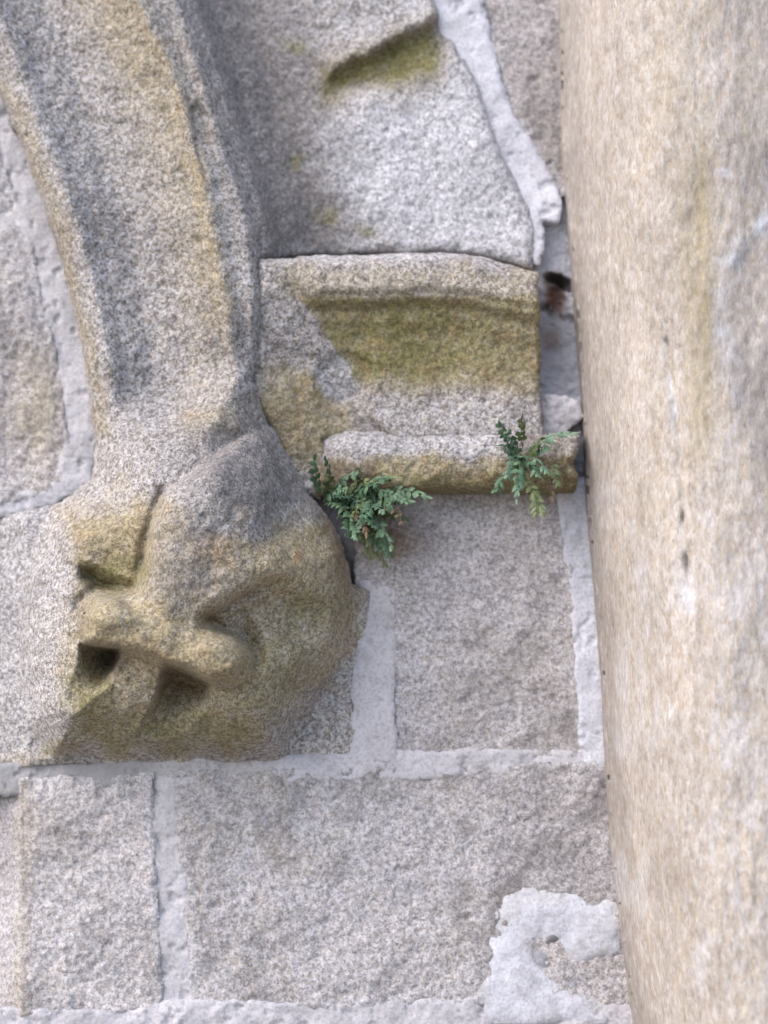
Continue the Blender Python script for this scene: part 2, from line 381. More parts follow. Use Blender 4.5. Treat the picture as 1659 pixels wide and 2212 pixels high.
def head_depth(u, v):
    u0, v0 = u, v
    wu = 6 * fbm(u, v, 70, 131, 3); wv = 6 * fbm(u, v, 70, 137, 3); u = u + wu; v = v + wv
    d = 0.008 + 0.016 * sstep(1620, 1500, v) * sstep(700, 560, u) - 0.00055 * np.clip(60 - u, 0, 130)
    m = poly_sdf(u, v, MASS)
    tm = np.clip(-m / 190, 0, 1)
    rw = sstep(960, 1180, v + 0.3 * (u - 350)); sm = tm * tm * (3 - 2 * tm)
    d = d + 0.140 * (rw * (0.4 * rise(m, 190) + 0.6 * tm * (2 - tm)) + (1 - rw) * (0.35 * tm * (2 - tm) + 0.65 * sm))
    # features on the mass
    sn = poly_sdf(u, v, SNOUT)
    fade = 1 - 0.95 * sstep(520, 650, u)
    d = d + (0.034 * rise(sn, 34) + 0.020 * rise(sn, 110)) * fade + 0.022 * (1 - fade) * blob(u, v, 680, 1170, 150, 190, 0, 0.6)
    d = d + 0.016 * blob(u, v, 385, 1300, 130, 140, 0, 0.8) + 0.010 * blob(u, v, 400, 1160, 60, 160, 18, 0.8)
    d = d + 0.014 * blob(u, v, 228, 1322, 44, 34, 0, 0.7) + 0.016 * blob(u, v, 486, 1420, 44, 48, 0, 0.6)      # corners of the lip
    d = d - 0.010 * np.exp(-(line_dist(u, v, [(270, 1300), (330, 1352), (420, 1385), (455, 1350)])[0] / 16) ** 2)
    d = d + 0.010 * blob(u, v, 225, 1130, 80, 60, 20, 0.9) - 0.020 * blob(u, v, 262, 1215, 46, 50, 10, 0.9)                                                      # left cheek
    d = d + 0.012 * blob(u, v, 655, 1220, 80, 60, -20, 0.8)
    lh = poly_sdf(u, v, LHOLE); rh = poly_sdf(u, v, RHOLE); ey = poly_sdf(u, v, EYE)
    tl = np.clip(-lh / 26, 0, 1); tr = np.clip(-rh / 30, 0, 1); te = np.clip((12 - ey) / 36, 0, 1)
    d = d - tl * (2 - tl) * (0.008 + 0.100 * sstep(150, 250, u + 0.15 * (1440 - v)) * sstep(1530, 1425, v))
    d = d - tr * (2 - tr) * (0.014 + 0.080 * sstep(1575, 1470, v + 0.25 * (u - 380)))
    d = d - te * te * (3 - 2 * te) * 0.046 - 0.012 * blob(u, v, 190, 1228, 40, 40, 30, 0.9)
    bar, bp = line_dist(u, v, [(230, 1340), (300, 1362), (390, 1394), (482, 1426)])
    rad = 45 + 17 * (2 * bp - 1) ** 2; low = v > 1340 + (u - 230) * 0.34
    d = d + 0.030 * np.where(low, sstep(3, -9, bar - rad), sstep(8, -30, bar - rad))
    d = d - 0.014 * np.exp(-((bar - rad - 9) / 11) ** 2) * (~low) * (sstep(285, 240, u) + sstep(445, 480, u))
    # crease under the right cheek and the hollow below it
    cl, cp = line_dist(u, v, [(445, 1345), (478, 1322), (540, 1287), (622, 1256)])
    d = d - 0.010 * np.exp(-(cl / 9) ** 2) * (1 - 0.6 * cp)
    under = v - (1344 - (u - 450) * 0.50)
    d = d - 0.026 * sstep(-4, 16, under) * blob(u, v, 580, 1345, 110, 62, -14, 0.5)
    d = d - 0.013 * np.exp(-((np.hypot(u - 488, v - 1418) - 72) / 20) ** 2) * sstep(505, 530, u) * sstep(1450, 1420, v)
    d = d - 0.006 * blob(u, v, 452, 1350, 22, 14, 0, 0.8)
    d = d - 0.015 * np.exp(-(line_dist(u, v, [(352, 1060), (330, 1120), (318, 1160), (300, 1235)])[0] / 12) ** 2)
    # tongue a little lower than the lip, its tip running down to the left
    tg = poly_sdf(u, v, [(262, 1408), (370, 1450), (340, 1500), (305, 1570), (250, 1604), (140, 1600), (120, 1575), (200, 1515), (240, 1470)])
    d = d - 0.006 * rise(tg, 30)
    d = d + 0.010 * fbm(u0, v0, 95, 141, 3) * sstep(0, -60, m)
    # rim strip behind the skull
    hl, hp = line_dist(u0, v0, [(548, 830), (580, 900), (625, 985), (655, 1060)])
    d = d - 0.016 * sstep(38, 28, hl) * sstep(0.02, 0.15, hp) * sstep(1.0, 0.9, hp)
    d = d - 0.018 * blob(u, v, 505, 965, 60, 26, 28, 0.7) + 0.005 * blob(u, v, 520, 880, 60, 60, 0, 0.8)
    return d

def carve_depth(u, v, s):
    hd = hood_depth(u, v)
    hh = head_depth(u, v)
    line = 985 - 0.45 * np.clip(u - 200, 0, 400) + 20 * np.sin(u / 60)
    t = sstep(-210, 130, v - line)
    d = hd * (1 - t) + hh * t
        # the voussoir face: weathered hollow with an overhanging lip above the moss
    lipv = 178 - 0.52 * (u - 700) + 26 * fbm(u, v * 0.3, 60, 139, 3)
    lip = sstep(690, 740, u) * sstep(985, 955, u)
    under = (v - lipv)
    d = d + 0.022 * lip * np.exp(-np.clip(-under, 0, 999) / 60) * sstep(8, -26, under)
    d = d - 0.016 * lip * sstep(-14, 14, under) * sstep(105, 40, under)
    d = d - 0.030 * sstep(430, 545, v) * sstep(560, 640, u) * sstep(1000, 800, u) * 0.4
    d = d + edge_round(s, 26, 0.020) * np.where(v > 1270, 0.35, 1.0)
    return d + stone_noise(u, v, 3, 1.0)

# ------------------------------------------------------------------ stains and painted light and shade of the carved stones
def carve_stain_shade(u, v):
    w1 = 26 * fbm(u, v, 70, 41, 3); w2 = 26 * fbm(u, v, 70, 47, 3); x = u + w1; y = v + w2
    r = curve(y, RIDGE); e0 = curve(y, E0); s = curve(y, ROLL)
    och = np.zeros(u.shape); grn = och.copy(); drk = och.copy(); lim = och.copy(); rst = och.copy(); mouth_shade = och.copy()
    up = sstep(1000, 900, v)
    och += up * 0.46 * np.exp(-((x - r + 20 + 30 * sstep(300, 0, v)) / (44 + 46 * sstep(380, 40, v))) ** 2) * sstep(840, 600, v)
    for off, wd in ((-8, 5), (6, 4)): och += 0.06 * np.exp(-((u + 0.25 * w1 - r - off) / wd) ** 2) * sstep(150, 230, v) * sstep(680, 520, v)
    och += up * 0.50 * np.exp(-((x - e0 - 14) / 22) ** 2) * sstep(60, 200, v)
    och += up * 0.22 * sstep(0.45, 0.75, (x - e0) / (r - e0)) * (x < r) 
    drk += up * 0.95 * np.exp(-((x - s - 110) / 120) ** 2) * sstep(620, 540, v)  # grey crust plus shade painted into the hollow right of the roll
    drk += up * 0.12 * np.exp(-((x - e0 - 0.38 * (r - e0)) / 45) ** 2)
    vz = sstep(s + 130, s + 260, x) * sstep(600, 560, v)
    lim += vz * (0.12 + 1.0 * blob(x, y, 950, 370, 200, 170, 20, 0.7)) + 0.55 * up * sstep(60, 10, np.abs(x - curve(y, VMORT_L) + 30)) * (v < 560)
    lim += 0.10 * vz * sstep(230, 330, y) + 0.25 * np.exp(-((v - 545) / 12) ** 2) * (u > 600)
    moss = poly_sdf(x * 0.6 + u * 0.4, y * 0.6 + v * 0.4, [(690, 190), (700, 150), (760, 130), (850, 88), (940, 46), (958, 100), (962, 132), (930, 165), (860, 180), (780, 182), (700, 214)])
    grn += 0.95 * sstep(22, -26, moss); drk += 0.5 * sstep(55, 0, moss); och += 0.3 * sstep(60, 0, moss)
    for (a, b, c, e) in ((640, 95, 34, 22), (705, 470, 30, 16), (790, 500, 24, 12), (645, 350, 16, 14)): grn += 0.55 * blob(x, y, a, b, c, e, 20, 0.7)
    # head
    hz = sstep(-60, 90, v - (1010 - 0.3 * (u - 200)))
    edge = poly_sdf(x, y, [(150, 1120), (330, 1050), (420, 1150), (560, 1150), (690, 1120), (760, 1200), (770, 1380), (672, 1480), (600, 1520), (568, 1570), (556, 1612), (200, 1612), (110, 1600), (150, 1420), (168, 1300), (150, 1180)])
    inside = sstep(48, -42, edge + 60 * fbm(u, v, 60, 97, 4))
    och += inside * (0.64 - 0.35 * blob(x, y, 395, 1205, 80, 100, 15, 0.6))
    och += 0.45 * blob(x, y, 245, 1165, 100, 80, 0, 0.5) + 0.5 * blob(x, y, 350, 1385, 210, 60, 14, 0.5) + 0.35 * blob(x, y, 640, 1210, 100, 70, -20, 0.5)
    och += 0.25 * blob(x, y, 480, 905, 80, 28, -10, 0.8) + 0.35 * blob(x, y, 40, 1650, 60, 30, 0, 0.6)
    grn += 0.75 * blob(x, y, 255, 1245, 66, 40, 0, 0.6) + 0.5 * blob(x, y, 680, 1315, 70, 40, 0, 0.7) + 0.42 * blob(x, y, 400, 1580, 210, 45, 0, 0.7) + 0.45 * blob(x, y, 190, 1490, 50, 70, 10, 0.6)
    grn += 0.25 * inside * sstep(1400, 1560, v) + 0.30 * blob(x, y, 590, 1440, 90, 80, -30, 0.6)
    drk += 0.22 * hz * sstep(120, 240, x) * sstep(1640, 1560, v) + 0.70 * blob(x, y, 395, 1215, 80, 105, 15, 0.6) + 0.55 * blob(x, y, 500, 960, 140, 100, 40, 0.7) + 0.5 * blob(x, y, 540, 1090, 120, 80, 20, 0.7) + 0.3 * blob(x, y, 210, 1235, 50, 60, 0, 0.7)  # dark tone on skull and snout, plus shade painted in the eye hollow
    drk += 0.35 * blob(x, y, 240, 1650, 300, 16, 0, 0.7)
    lim += 0.25 * hz * sstep(150, 60, x) + 0.15 * blob(x, y, 690, 1130, 60, 90, -25, 0.6)  # left flank of the block painted paler as the lit side
    rst += 0.8 * blob(x, y, 632, 1212, 9, 24, 25, 0.7) + 0.5 * blob(x, y, 470, 1190, 40, 30, 0, 0.8) + 0.5 * blob(x, y, 395, 1475, 40, 14, 20, 0.7) + 0.35 * blob(x, y, 420, 905, 20, 12, 0, 0.7)
    rst += 0.30 * sstep(0.20, 0.33, fbm(u, v, 26, 91, 2)) * np.clip(och, 0, 1)
    mouth_shade += 0.7 * blob(u, v, 244, 1425, 26, 26, 0, 0.7)  # shade painted into the deepest corner of the mouth
    cl = lambda a: np.clip(a, 0, 1)
    z = np.zeros(u.shape)
    return np.stack([cl(och), cl(grn), cl(drk), z + 1], 1), np.stack([cl(lim), cl(rst), cl(mouth_shade), z + 1], 1)

# ------------------------------------------------------------------ ground
gm, nt, N, L, bs = mat_new('worn_paving')
tc = N.new('ShaderNodeTexCoord'); n = N.new('ShaderNodeTexNoise'); n.inputs['Scale'].default_value = 6; n.inputs['Detail'].default_value = 6
L.new(tc.outputs['Object'], n.inputs['Vector']); r = ramp(N, [(0.3, (0.20, 0.185, 0.16)), (0.7, (0.34, 0.32, 0.29))]); L.new(n.outputs['Fac'], r.inputs[0]); L.new(r.outputs[0], bs.inputs['Base Color'])
bs.inputs['Roughness'].default_value = 0.9
me = bpy.data.meshes.new('ground'); me.from_pydata([(-200, -200, 0), (200, -200, 0), (200, 200, 0), (-200, 200, 0)], [], [(0, 1, 2, 3)]); me.materials.append(gm)
ground = bpy.data.objects.new('ground', me); scene.collection.objects.link(ground); tag(ground, kind='structure')

# ------------------------------------------------------------------ the wall
wall = empty('granite_wall', (0, 0.05, 0), 'coursed grey granite church wall with pale mortar joints behind the carvings', 'wall')

def box(name, x0, x1, y0, y1, z0, z1, mat, parent):
    V = [(x, y, z) for x in (x0, x1) for y in (y0, y1) for z in (z0, z1)]
    F = [(0, 1, 3, 2), (4, 6, 7, 5), (0, 4, 5, 1), (2, 3, 7, 6), (0, 2, 6, 4), (1, 5, 7, 3)]
    return make_mesh(name, np.array(V, float), F, mat, parent, smooth=False)
box('wall_core', -3.0, 3.0, 0.075, 0.60, 0.0, 4.5, SOIL, wall)

def no_stain(u, v): return np.tile([0., 0, 0, 1], (len(u), 1)), np.tile([0., 0, 0, 1], (len(u), 1))

def general_stain(lime_sdf=None, extra=None, seed=0):
    def f(u, v):
        z = np.zeros(u.shape)
        och = 0.10 * sstep(0.1, 0.4, fbm(u, v, 160, seed + 51, 3)); grn = z.copy(); drk = (0.25 + 0.35 * ((seed * 37) % 10) / 10) * sstep(0.0, 0.4, fbm(u, v, 120, seed + 57, 4)); lim = z.copy(); rst = z.copy(); so = z.copy()
        if lime_sdf is not None:
            s = lime_sdf(u, v) + 14 * fbm(u, v, 30, seed + 61, 3); lim += 0.30 * sstep(-24, -2, s)
        if extra: 
            for ch, a in extra(u, v).items():
                if ch == 'o': och = och + a
                if ch == 'g': grn = grn + a
                if ch == 'd': drk = drk + a
                if ch == 'l': lim = lim + a
                if ch == 'r': rst = rst + a
                if ch == 's': so = so + a
        c = lambda a: np.clip(a, 0, 1)
        return np.stack([c(och), c(grn), c(drk), z + 1], 1), np.stack([c(lim), c(rst), c(so), z + 1], 1)
    return f

def stone(P, level, seed, step=4, mat=GREY, rnd=9, h=0.0035, tilt=None, extra=None, amp=1.0, parent=None, name='stone', wob=1.0, back=0.10, lime=True):
    sd_ = wobble(P, wob, seed)
    def dep(u, v, s):
        d = level + stone_noise(u, v, seed, amp) + edge_round(s, rnd, h)
        pr = random.Random(seed); P_ = np.asarray(P, float); lo = P_.min(0); hi = P_.max(0)
        for k in range(14):
            cu, cv, ru = pr.uniform(lo[0], hi[0]), pr.uniform(lo[1], hi[1]), pr.uniform(5, 15)
            d = d - pr.uniform(0.002, 0.006) * blob(u + 8 * fbm(u, v, 14, seed, 2), v, cu, cv, ru * pr.uniform(0.8, 2.2), ru * 0.7, pr.uniform(-40, 40), 0.6)
        return d + tilt(u, v) if tilt else d
    return patch(name, parent or wall, mat, bbox(P), step, sd_, dep, back, general_stain(sd_ if lime else None, extra, seed))

# stones in view
stone([(-450, -430), (-345, -430), (-225, -200), (-120, 0), (-45, 200), (0, 335), (42, 430), (56, 466), (-450, 470)], 0.0, 101)
stone([(-450, 487), (62, 484), (86, 600), (128, 790), (152, 960), (146, 1045), (90, 1074), (0, 1086), (-450, 1096)], 0.0, 102,
      extra=lambda u, v: {'o': 0.35 * blob(u, v, 70, 880, 60, 120, 0, 0.7), 'd': 0.15 + 0 * u})
stone([(-450, 1696), (0, 1686), (150, 1674), (330, 1668), (338, 1900), (352, 2188), (-450, 2206)], 0.0, 103,
      tilt=lambda u, v: -0.0007 * np.clip(46 - u, 0, 80), extra=lambda u, v: {'o': 0.28 * np.exp(-((u - 50 + 14 * fbm(u, v, 60, 8, 2)) / 16) ** 2), 'l': 0.2 * sstep(60, 0, u)})  # ochre arris; left-facing side painted paler, as lit from the left
stone([(374, 1664), (830, 1649), (1275, 1645), (1330, 1664), (1350, 1850), (1370, 2000), (1385, 2170), (900, 2174), (412, 2182), (404, 2000), (388, 1850)], 0.0, 104,
      extra=lambda u, v: {'d': 0.35 * blob(u, v, 1230, 1860, 140, 90, 0, 0.7) + 0.7 * blob(u, v, 1005, 1785, 16, 20, 0, 0.7)})
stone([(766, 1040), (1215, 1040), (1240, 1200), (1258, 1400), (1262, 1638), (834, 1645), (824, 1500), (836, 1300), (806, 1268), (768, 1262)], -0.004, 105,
      extra=lambda u, v: {'s': 0.75 * blob(u, v, 800, 1145, 105, 60, 10, 0.7), 'd': 0.75 * blob(u, v, 830, 1150, 110, 55, 0, 0.7), 'g': 0.35 * blob(u, v, 800, 1170, 60, 40, 0, 0.8), 'r': 0.35 * blob(u, v, 850, 1175, 50, 30, 0, 0.7)})  # soil and painted shade under the fern, with some green and rust
stone([(830, -430), (1000, -200), (1030, -60), (1040, 20), (1064, 100), (1084, 185), (1112, 255), (1168, 350), (1208, 425), (1330, 440), (1330, -430)], 0.004, 106,
      extra=lambda u, v: {'d': 0.30 + 0 * u})
# stones just outside the picture
for k, P in enumerate([[(-450, 2228), (600, 2222), (604, 2660), (-450, 2664)], [(628, 2222), (1420, 2216), (1440, 2660), (632, 2660)]]):
    stone(P, 0.0, 120 + k, 6)
# the rest of the wall, coarser: simple rough blocks round the part in the picture
random.seed(4)
def block(x0, x1, z0, z1, seed):
    n = 6; V = []; F = []
    g = 0.008
    xs = np.linspace(x0 + g, x1 - g, n + 1); zs = np.linspace(z0 + g, z1 - g, n + 1)
    for j, z in enumerate(zs):
        for i, x in enumerate(xs):
            e = min(i, n - i, j, n - j)
            V.append((x, (0.012 if e == 0 else 0.0) + random.uniform(-0.003, 0.003), z))
    k = len(V)
    for j in (0, n):
        for i in (0, n): V.append((xs[i], 0.09, zs[j]))
    for j in range(n):
        for i in range(n): F.append((j * (n + 1) + i, j * (n + 1) + i + 1, (j + 1) * (n + 1) + i + 1, (j + 1) * (n + 1) + i))
    F.append(tuple([i for i in range(n, -1, -1)] + [k, k + 1])); F.append(tuple([n * (n + 1) + i for i in range(n + 1)] + [k + 3, k + 2]))
    F.append(tuple([j * (n + 1) for j in range(n + 1)] + [k + 2, k])); F.append(tuple([j * (n + 1) + n for j in range(n, -1, -1)] + [k + 1, k + 3]))
    return make_mesh('stone', np.array(V), F, GREY, wall)
z = 0.0
XL = -0.93
while z < 4.3:
    h = 0.36
    for xa, xb in ((-2.95, XL), (0.98, 2.95)):
        x = xa
        while x < xb - 0.05:
            w = min(random.uniform(0.4, 0.75), xb - x)
            if xb - x - w < 0.2: w = xb - x
            block(x, x + w, z, min(z + h, 4.5), 0); x += w
    if z + h < 0.95 or z > 3.0:
        x = XL
        while x < 0.97:
            w = min(random.uniform(0.4, 0.7), 0.98 - x)
            if 0.98 - x - w < 0.2: w = 0.98 - x
            block(x, x + w, z, min(z + h, 4.5), 0); x += w
    z += h

# mortar
def mortar(P, level, seed, amp=1.0, rnd=12, h=0.004, mat=MORTAR, step=4, name='mortar_joint', extra=None, wob=1.2, parent=None):
    w0 = wobble(P, wob, seed); sd_ = lambda u, v: w0(u, v) - 7
    level = level - 0.0056
    def dep(u, v, s): return level - 0.0035 * sstep(0.28, 0.42, fbm(u, v, 26, seed + 31, 3)) + amp * (0.005 * fbm(u, v, 90, seed, 3) + 0.0018 * fbm(u, v, 22, seed + 3, 3)) + edge_round(s, rnd, h)
    def st(u, v):
        z_ = np.zeros(u.shape); ch = dict(o=z_ + 0, g=z_ + 0, d=z_ + 0, r=z_ + 0, s=z_ + 0)
        if extra: ch.update(extra(u, v))
        c = lambda a: np.clip(a + 0.0, 0, 1)
        return np.stack([c(ch['o']), c(ch['g']), c(ch['d']), z_ + 1], 1), np.stack([z_, c(ch['r']), c(ch['s']), z_ + 1], 1)
    return patch(name, parent or wall, mat, bbox(P, 22), step, sd_, dep, 0.08, st)

mortar([(-420, -430), (-330, -430), (-200, -200), (-85, 0), (-4, 200), (62, 350), (114, 490), (160, 650), (190, 800), (208, 950), (195, 1040), (120, 1085), (20, 1110), (-450, 1122), (-450, 1082), (0, 1074), (80, 1058), (128, 1030), (138, 960), (106, 790), (60, 600), (28, 430), (-10, 335), (-60, 200), (-135, 0), (-240, -200)], 0.003, 201)
mortar([(-450, 462), (60, 460), (70, 492), (-450, 496)], 0.0, 202)
mortar([(-450, 1650), (0, 1656), (150, 1640), (420, 1636), (700, 1634), (830, 1626), (1266, 1624), (1276, 1650), (1272, 1666), (830, 1678), (380, 1694), (150, 1702), (0, 1714), (-450, 1726)], 0.003, 203, 
       extra=lambda u, v: {'d': 0.65 * sstep(420, 250, u + 50 * fbm(u, v, 60, 5, 2)), 'g': 0.4 * blob(u, v, 10, 1705, 60, 8, 0, 0.8)})
mortar([(786, 1262), (860, 1276), (880, 1292), (852, 1310), (846, 1500), (850, 1640), (756, 1640), (768, 1480)], 0.005, 204)
mortar([(326, 1680), (376, 1680), (392, 1850), (408, 2000), (420, 2190), (340, 2196), (336, 1900)], 0.001, 205)
mortar([(1204, 1044), (1262, 1036), (1310, 1300), (1335, 1500), (1340, 1670), (1262, 1664), (1250, 1480), (1240, 1300), (1222, 1180)], 0.006, 206, mat=LIME)
mortar([(700, -430), (860, -430), (940, -200), (1034, 0), (1056, 80), (1080, 180), (1108, 255), (1166, 350), (1206, 430), (1200, 470), (1150, 462), (1116, 400), (1086, 345), (1056, 270), (1036, 205), (1012, 150), (968, 80), (926, 0), (830, -200)], 0.016, 207, mat=LIME)
mortar([(1148, 455), (1168, 470), (1172, 540), (1160, 566), (1142, 560), (1144, 500)], 0.020, 208, mat=LIME)
mortar([(-450, 2186), (300, 2182), (340, 2166), (420, 2170), (900, 2166), (1060, 2154), (1120, 2158), (1400, 2170), (1410, 2226), (-450, 2236)], 0.006, 209, 1.6)
mortar([(640, 1040), (780, 1040), (790, 1270), (740, 1270)], -0.016, 221, 2.0, mat=OLDMORTAR, extra=lambda u, v: {'s': 0.7 + 0 * u})  # crevice filling, darkened by soil and painted shade behind the fern
# smeared repair with a hole in it at the foot of the shaft
def patch_sdf(u, v):
    a = poly_sdf(u, v, [(1062, 1965), (1130, 1928), (1200, 1938), (1260, 1930), (1325, 1945), (1348, 2000), (1335, 2045), (1290, 2070), (1245, 2085), (1225, 2060), (1205, 2035), (1165, 2022), (1140, 2042), (1150, 2075), (1170, 2100), (1200, 2130), (1260, 2160), (1300, 2205), (1060, 2205), (1040, 2150), (1078, 2105), (1050, 2060), (1075, 2020), (1062, 1990)])
    return a - 9 + 11 * fbm(u, v, 46, 310, 4, 0.6)
def patch_dep(u, v, s): return 0.0060 + 0.005 * fbm(u, v, 80, 311, 3) + 0.001 * fbm(u, v, 20, 312, 3) + edge_round(s, 40, 0.008)
def patch_stain(u, v):
    z_ = np.zeros(u.shape); g = 0.30 * sstep(0.05, 0.4, fbm(u, v, 60, 351, 4)) + 0.5 * sstep(-26, -4, patch_sdf(u, v) + 16 * fbm(u, v, 24, 353, 3)) * 0.4
    return np.stack([0.12 * sstep(0.1, 0.4, fbm(u, v, 70, 355, 3)), z_, np.clip(g, 0, 1), z_ + 1], 1), np.stack([z_, z_, z_, z_ + 1], 1)
patch('mortar_patch', wall, LIME, (1030, 1915, 1370, 2210), 4, patch_sdf, patch_dep, 0.05, patch_stain)
mortar([(1130, 2030), (1200, 2010), (1260, 2060), (1310, 2055), (1320, 2110), (1260, 2150), (1180, 2120)], 0.002, 214, 3.0, mat=OLDMORTAR, name='exposed_bedding', wob=3,
       extra=lambda u, v: {'s': 0.6 * blob(u, v, 1200, 2040, 26, 30, 0, 0.6), 'd': 0.5 + 0 * u})
# blue-grey packing between the impost and the shaft, with a rusty hollow in it
def rec_dep(u, v, s):
    u = u + 22 * fbm(u, v, 30, 341, 3); v = v + 22 * fbm(u, v, 30, 343, 3)
    d = -0.012 + 0.010 * fbm(u, v, 60, 320, 3) + 0.006 * fbm(u, v, 18, 321, 3)
    return d - 0.035 * blob(u, v, 1205, 608, 30, 16, 8, 0.3) - 0.018 * blob(u, v, 1195, 650, 16, 40, 0, 0.5) - 0.02 * blob(u, v, 1195, 720, 40, 60, 0, 0.8)
def rec_st(u, v):
    z_ = np.zeros(u.shape); c = lambda a: np.clip(a, 0, 1)
    x = u + 12 * fbm(u, v, 30, 5, 3); y = v + 12 * fbm(u, v, 30, 6, 3)
    return (np.stack([z_, z_, c(0.5 * blob(x, y, 1200, 720, 60, 120, 0, 0.6)), z_ + 1], 1),
            np.stack([z_, c(0.9 * blob(x, y, 1198, 640, 24, 42, 0, 0.5) + 0.5 * blob(x, y, 1192, 730, 18, 24, 0, 0.6)), c(0.75 * blob(x, y, 1206, 608, 28, 14, 8, 0.4)), z_ + 1], 1))
patch('packing', wall, OLDMORTAR, (1120, 330, 1290, 900), 4, wobble([(1168, 340), (1280, 336), (1285, 880), (1180, 890), (1158, 820), (1150, 600), (1150, 450)], 1, 330), rec_dep, 0.06, rec_st)
mortar([(1165, 850), (1200, 856), (1250, 862), (1262, 900), (1230, 920), (1185, 960), (1160, 930)], 0.022, 216, 3.0, wob=2.5, name='mortar_lump')
mortar([(1236, 890), (1300, 880), (1300, 1070), (1230, 1070)], -0.012, 218, 2.5, mat=OLDMORTAR)
mortar([(1340, 2130), (1420, 2120), (1430, 2230), (1340, 2230)], 0.0, 219, 2.0)
mortar([(1262, 1640), (1345, 1640), (1350, 1690), (1270, 1690)], -0.004, 220, 2.5, mat=OLDMORTAR)

# ------------------------------------------------------------------ arch moulding and carved head (cut from one continuous surface)
arch = empty('arch_moulding', tuple(unproject(np.array([500.]), np.array([560.]), np.array([0.0]))[0]),
             'curved granite hood moulding with ochre ridge and hollow, rising above the carved beast head', 'arch moulding')
head = empty('carved_beast_head', tuple(unproject(np.array([400.]), np.array([1640.]), np.array([0.0]))[0]),
             'weathered granite beast head label stop with open mouth and tongue, stained ochre', 'carved head')
vv = np.arange(-430, 1001, 40.)
outer = [(float(a), float(b)) for a, b in zip(curve(vv, E0), vv)]
rightv = np.arange(-430, 556, 35.)
right = [(float(a), float(b)) for a, b in zip(curve(rightv, VMORT_L), rightv)]
ARCH_P = outer + [(200, 1030), (130, 1085), (30, 1106), (-300, 1116), (-450, 1120), (-450, 1652), (0, 1664), (130, 1650), (300, 1648), (520, 1644)] + [(a, b) for a, b in reversed(HEADLINE)] + \
         [(556, 790), (566, 700), (572, 640), (566, 562), (700, 552), (880, 548), (960, 545), (1040, 556), (1150, 586)] + list(reversed(right))
def head_region(u, v):
    line = 985 - 0.40 * np.clip(u - 200, 0, 400) + 16 * np.sin(u / 60)
    r = np.where(v > line, 2, np.where(u > curve(v, ROLL) + 110, 1, 0))
    ms = poly_sdf(u, v, MASS) > 0
    r = np.where((v > 1070) & ms & (u < 260) & ((v < 1590) | (u < 40)), 4, r)
    r = np.where((v > 1400) & ms & (u > 560), 5, r)
    r = np.where(poly_sdf(u, v, [(262, 1412), (372, 1454), (340, 1500), (305, 1570), (250, 1604), (140, 1600), (120, 1575), (200, 1515), (240, 1470)]) < 0, 3, r)
    return r
parts = patch('arch', arch, CARVED, (-460, -440, 1180, 1670), 4, wobble(ARCH_P, 0.8, 400), carve_depth, 0.14, carve_stain_shade,
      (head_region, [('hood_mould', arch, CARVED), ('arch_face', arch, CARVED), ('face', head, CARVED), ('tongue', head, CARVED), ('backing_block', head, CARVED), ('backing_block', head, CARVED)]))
for p in parts:
    if p.name.startswith('arch_face'): tag(p, 'pale limewashed arch face with a dark green mossy ledge')

# ------------------------------------------------------------------ impost
impost = empty('impost_moulding', tuple(unproject(np.array([900.]), np.array([1050.]), np.array([0.0]))[0]),
               'moulded granite impost with green-brown hollow, between the beast head and the shaft', 'impost')
def impost_depth(u, v, s):
    topv = 552 - 6 * np.exp(-((u - 930) / 110) ** 2) + 30 * sstep(980, 1170, u)
    kn = [(topv - 2, 0.070), (topv + 24, 0.088), (topv + 70, 0.094), (topv + 90, 0.086), (topv + 125, 0.066), (topv + 190, 0.050), (topv + 270, 0.046), (topv + 330, 0.050), (topv + 385, 0.058), (topv + 420, 0.058)]
    d = np.full(u.shape, kn[0][1])
    for (a, da), (b, db) in zip(kn[:-1], kn[1:]):
        t = np.clip((v - a) / np.maximum(b - a, 1), 0, 1); d = d + (db - da) * t * t * (3 - 2 * t)
    # left hand stop where the hollow dies into the hood
    diag = 655 + 0.62 * (v - 640) + 10 * np.sin(v / 30)
    stop = sstep(18, -26, u - diag)
    flat = 0.082 - 0.00013 * np.clip(v - 600, 0, 500) - 0.0001 * np.clip(u - 600, 0, 300)
    d = d * (1 - stop) + smax(flat, np.minimum(d, flat), 0.01) * stop
    d = d - 0.012 * blob(u, v, 740, 820, 55, 60, 25, 0.25)
    return d + edge_round(s, 14, 0.012) + stone_noise(u, v, 7, 1.0)
def impost_stain(u, v):
    w1 = 30 * fbm(u, v, 70, 61, 3); w2 = 30 * fbm(u, v, 70, 67, 3); x = u + w1; y = v + w2; z_ = np.zeros(u.shape)
    och = 0.45 * sstep(560, 600, y) * sstep(660, 640, y) * sstep(560, 640, x)
    diag = 655 + 0.62 * (y - 640)
    hol = sstep(-14, 14, x - diag) * sstep(632, 656, v + 0.4 * w2) * sstep(880, 790, y)
    och = och + 0.9 * hol; grn = 0.95 * hol * (0.45 + 0.55 * blob(x, y, 890, 745, 150, 80, 0, 0.8))
    brn = blob(x, y, 650, 900, 110, 100, 35, 0.4) * (1 - 0.95 * blob(x, y, 745, 815, 52, 62, 25, 0.25))
    och = och + 0.8 * brn; grn = grn + 0.25 * brn
    lim = 0.35 * blob(x, y, 745, 815, 52, 62, 25, 0.3) + 0.3 * np.exp(-((v - 552) / 8) ** 2)
    rst = 0.32 * sstep(0.12, 0.3, fbm(u, v, 24, 71, 2)) * np.clip(hol + brn, 0, 1)
    c = lambda a: np.clip(a, 0, 1)
    return np.stack([c(och), c(grn), z_ + 0.12, z_ + 1], 1), np.stack([c(lim), c(rst), z_, z_ + 1], 1)
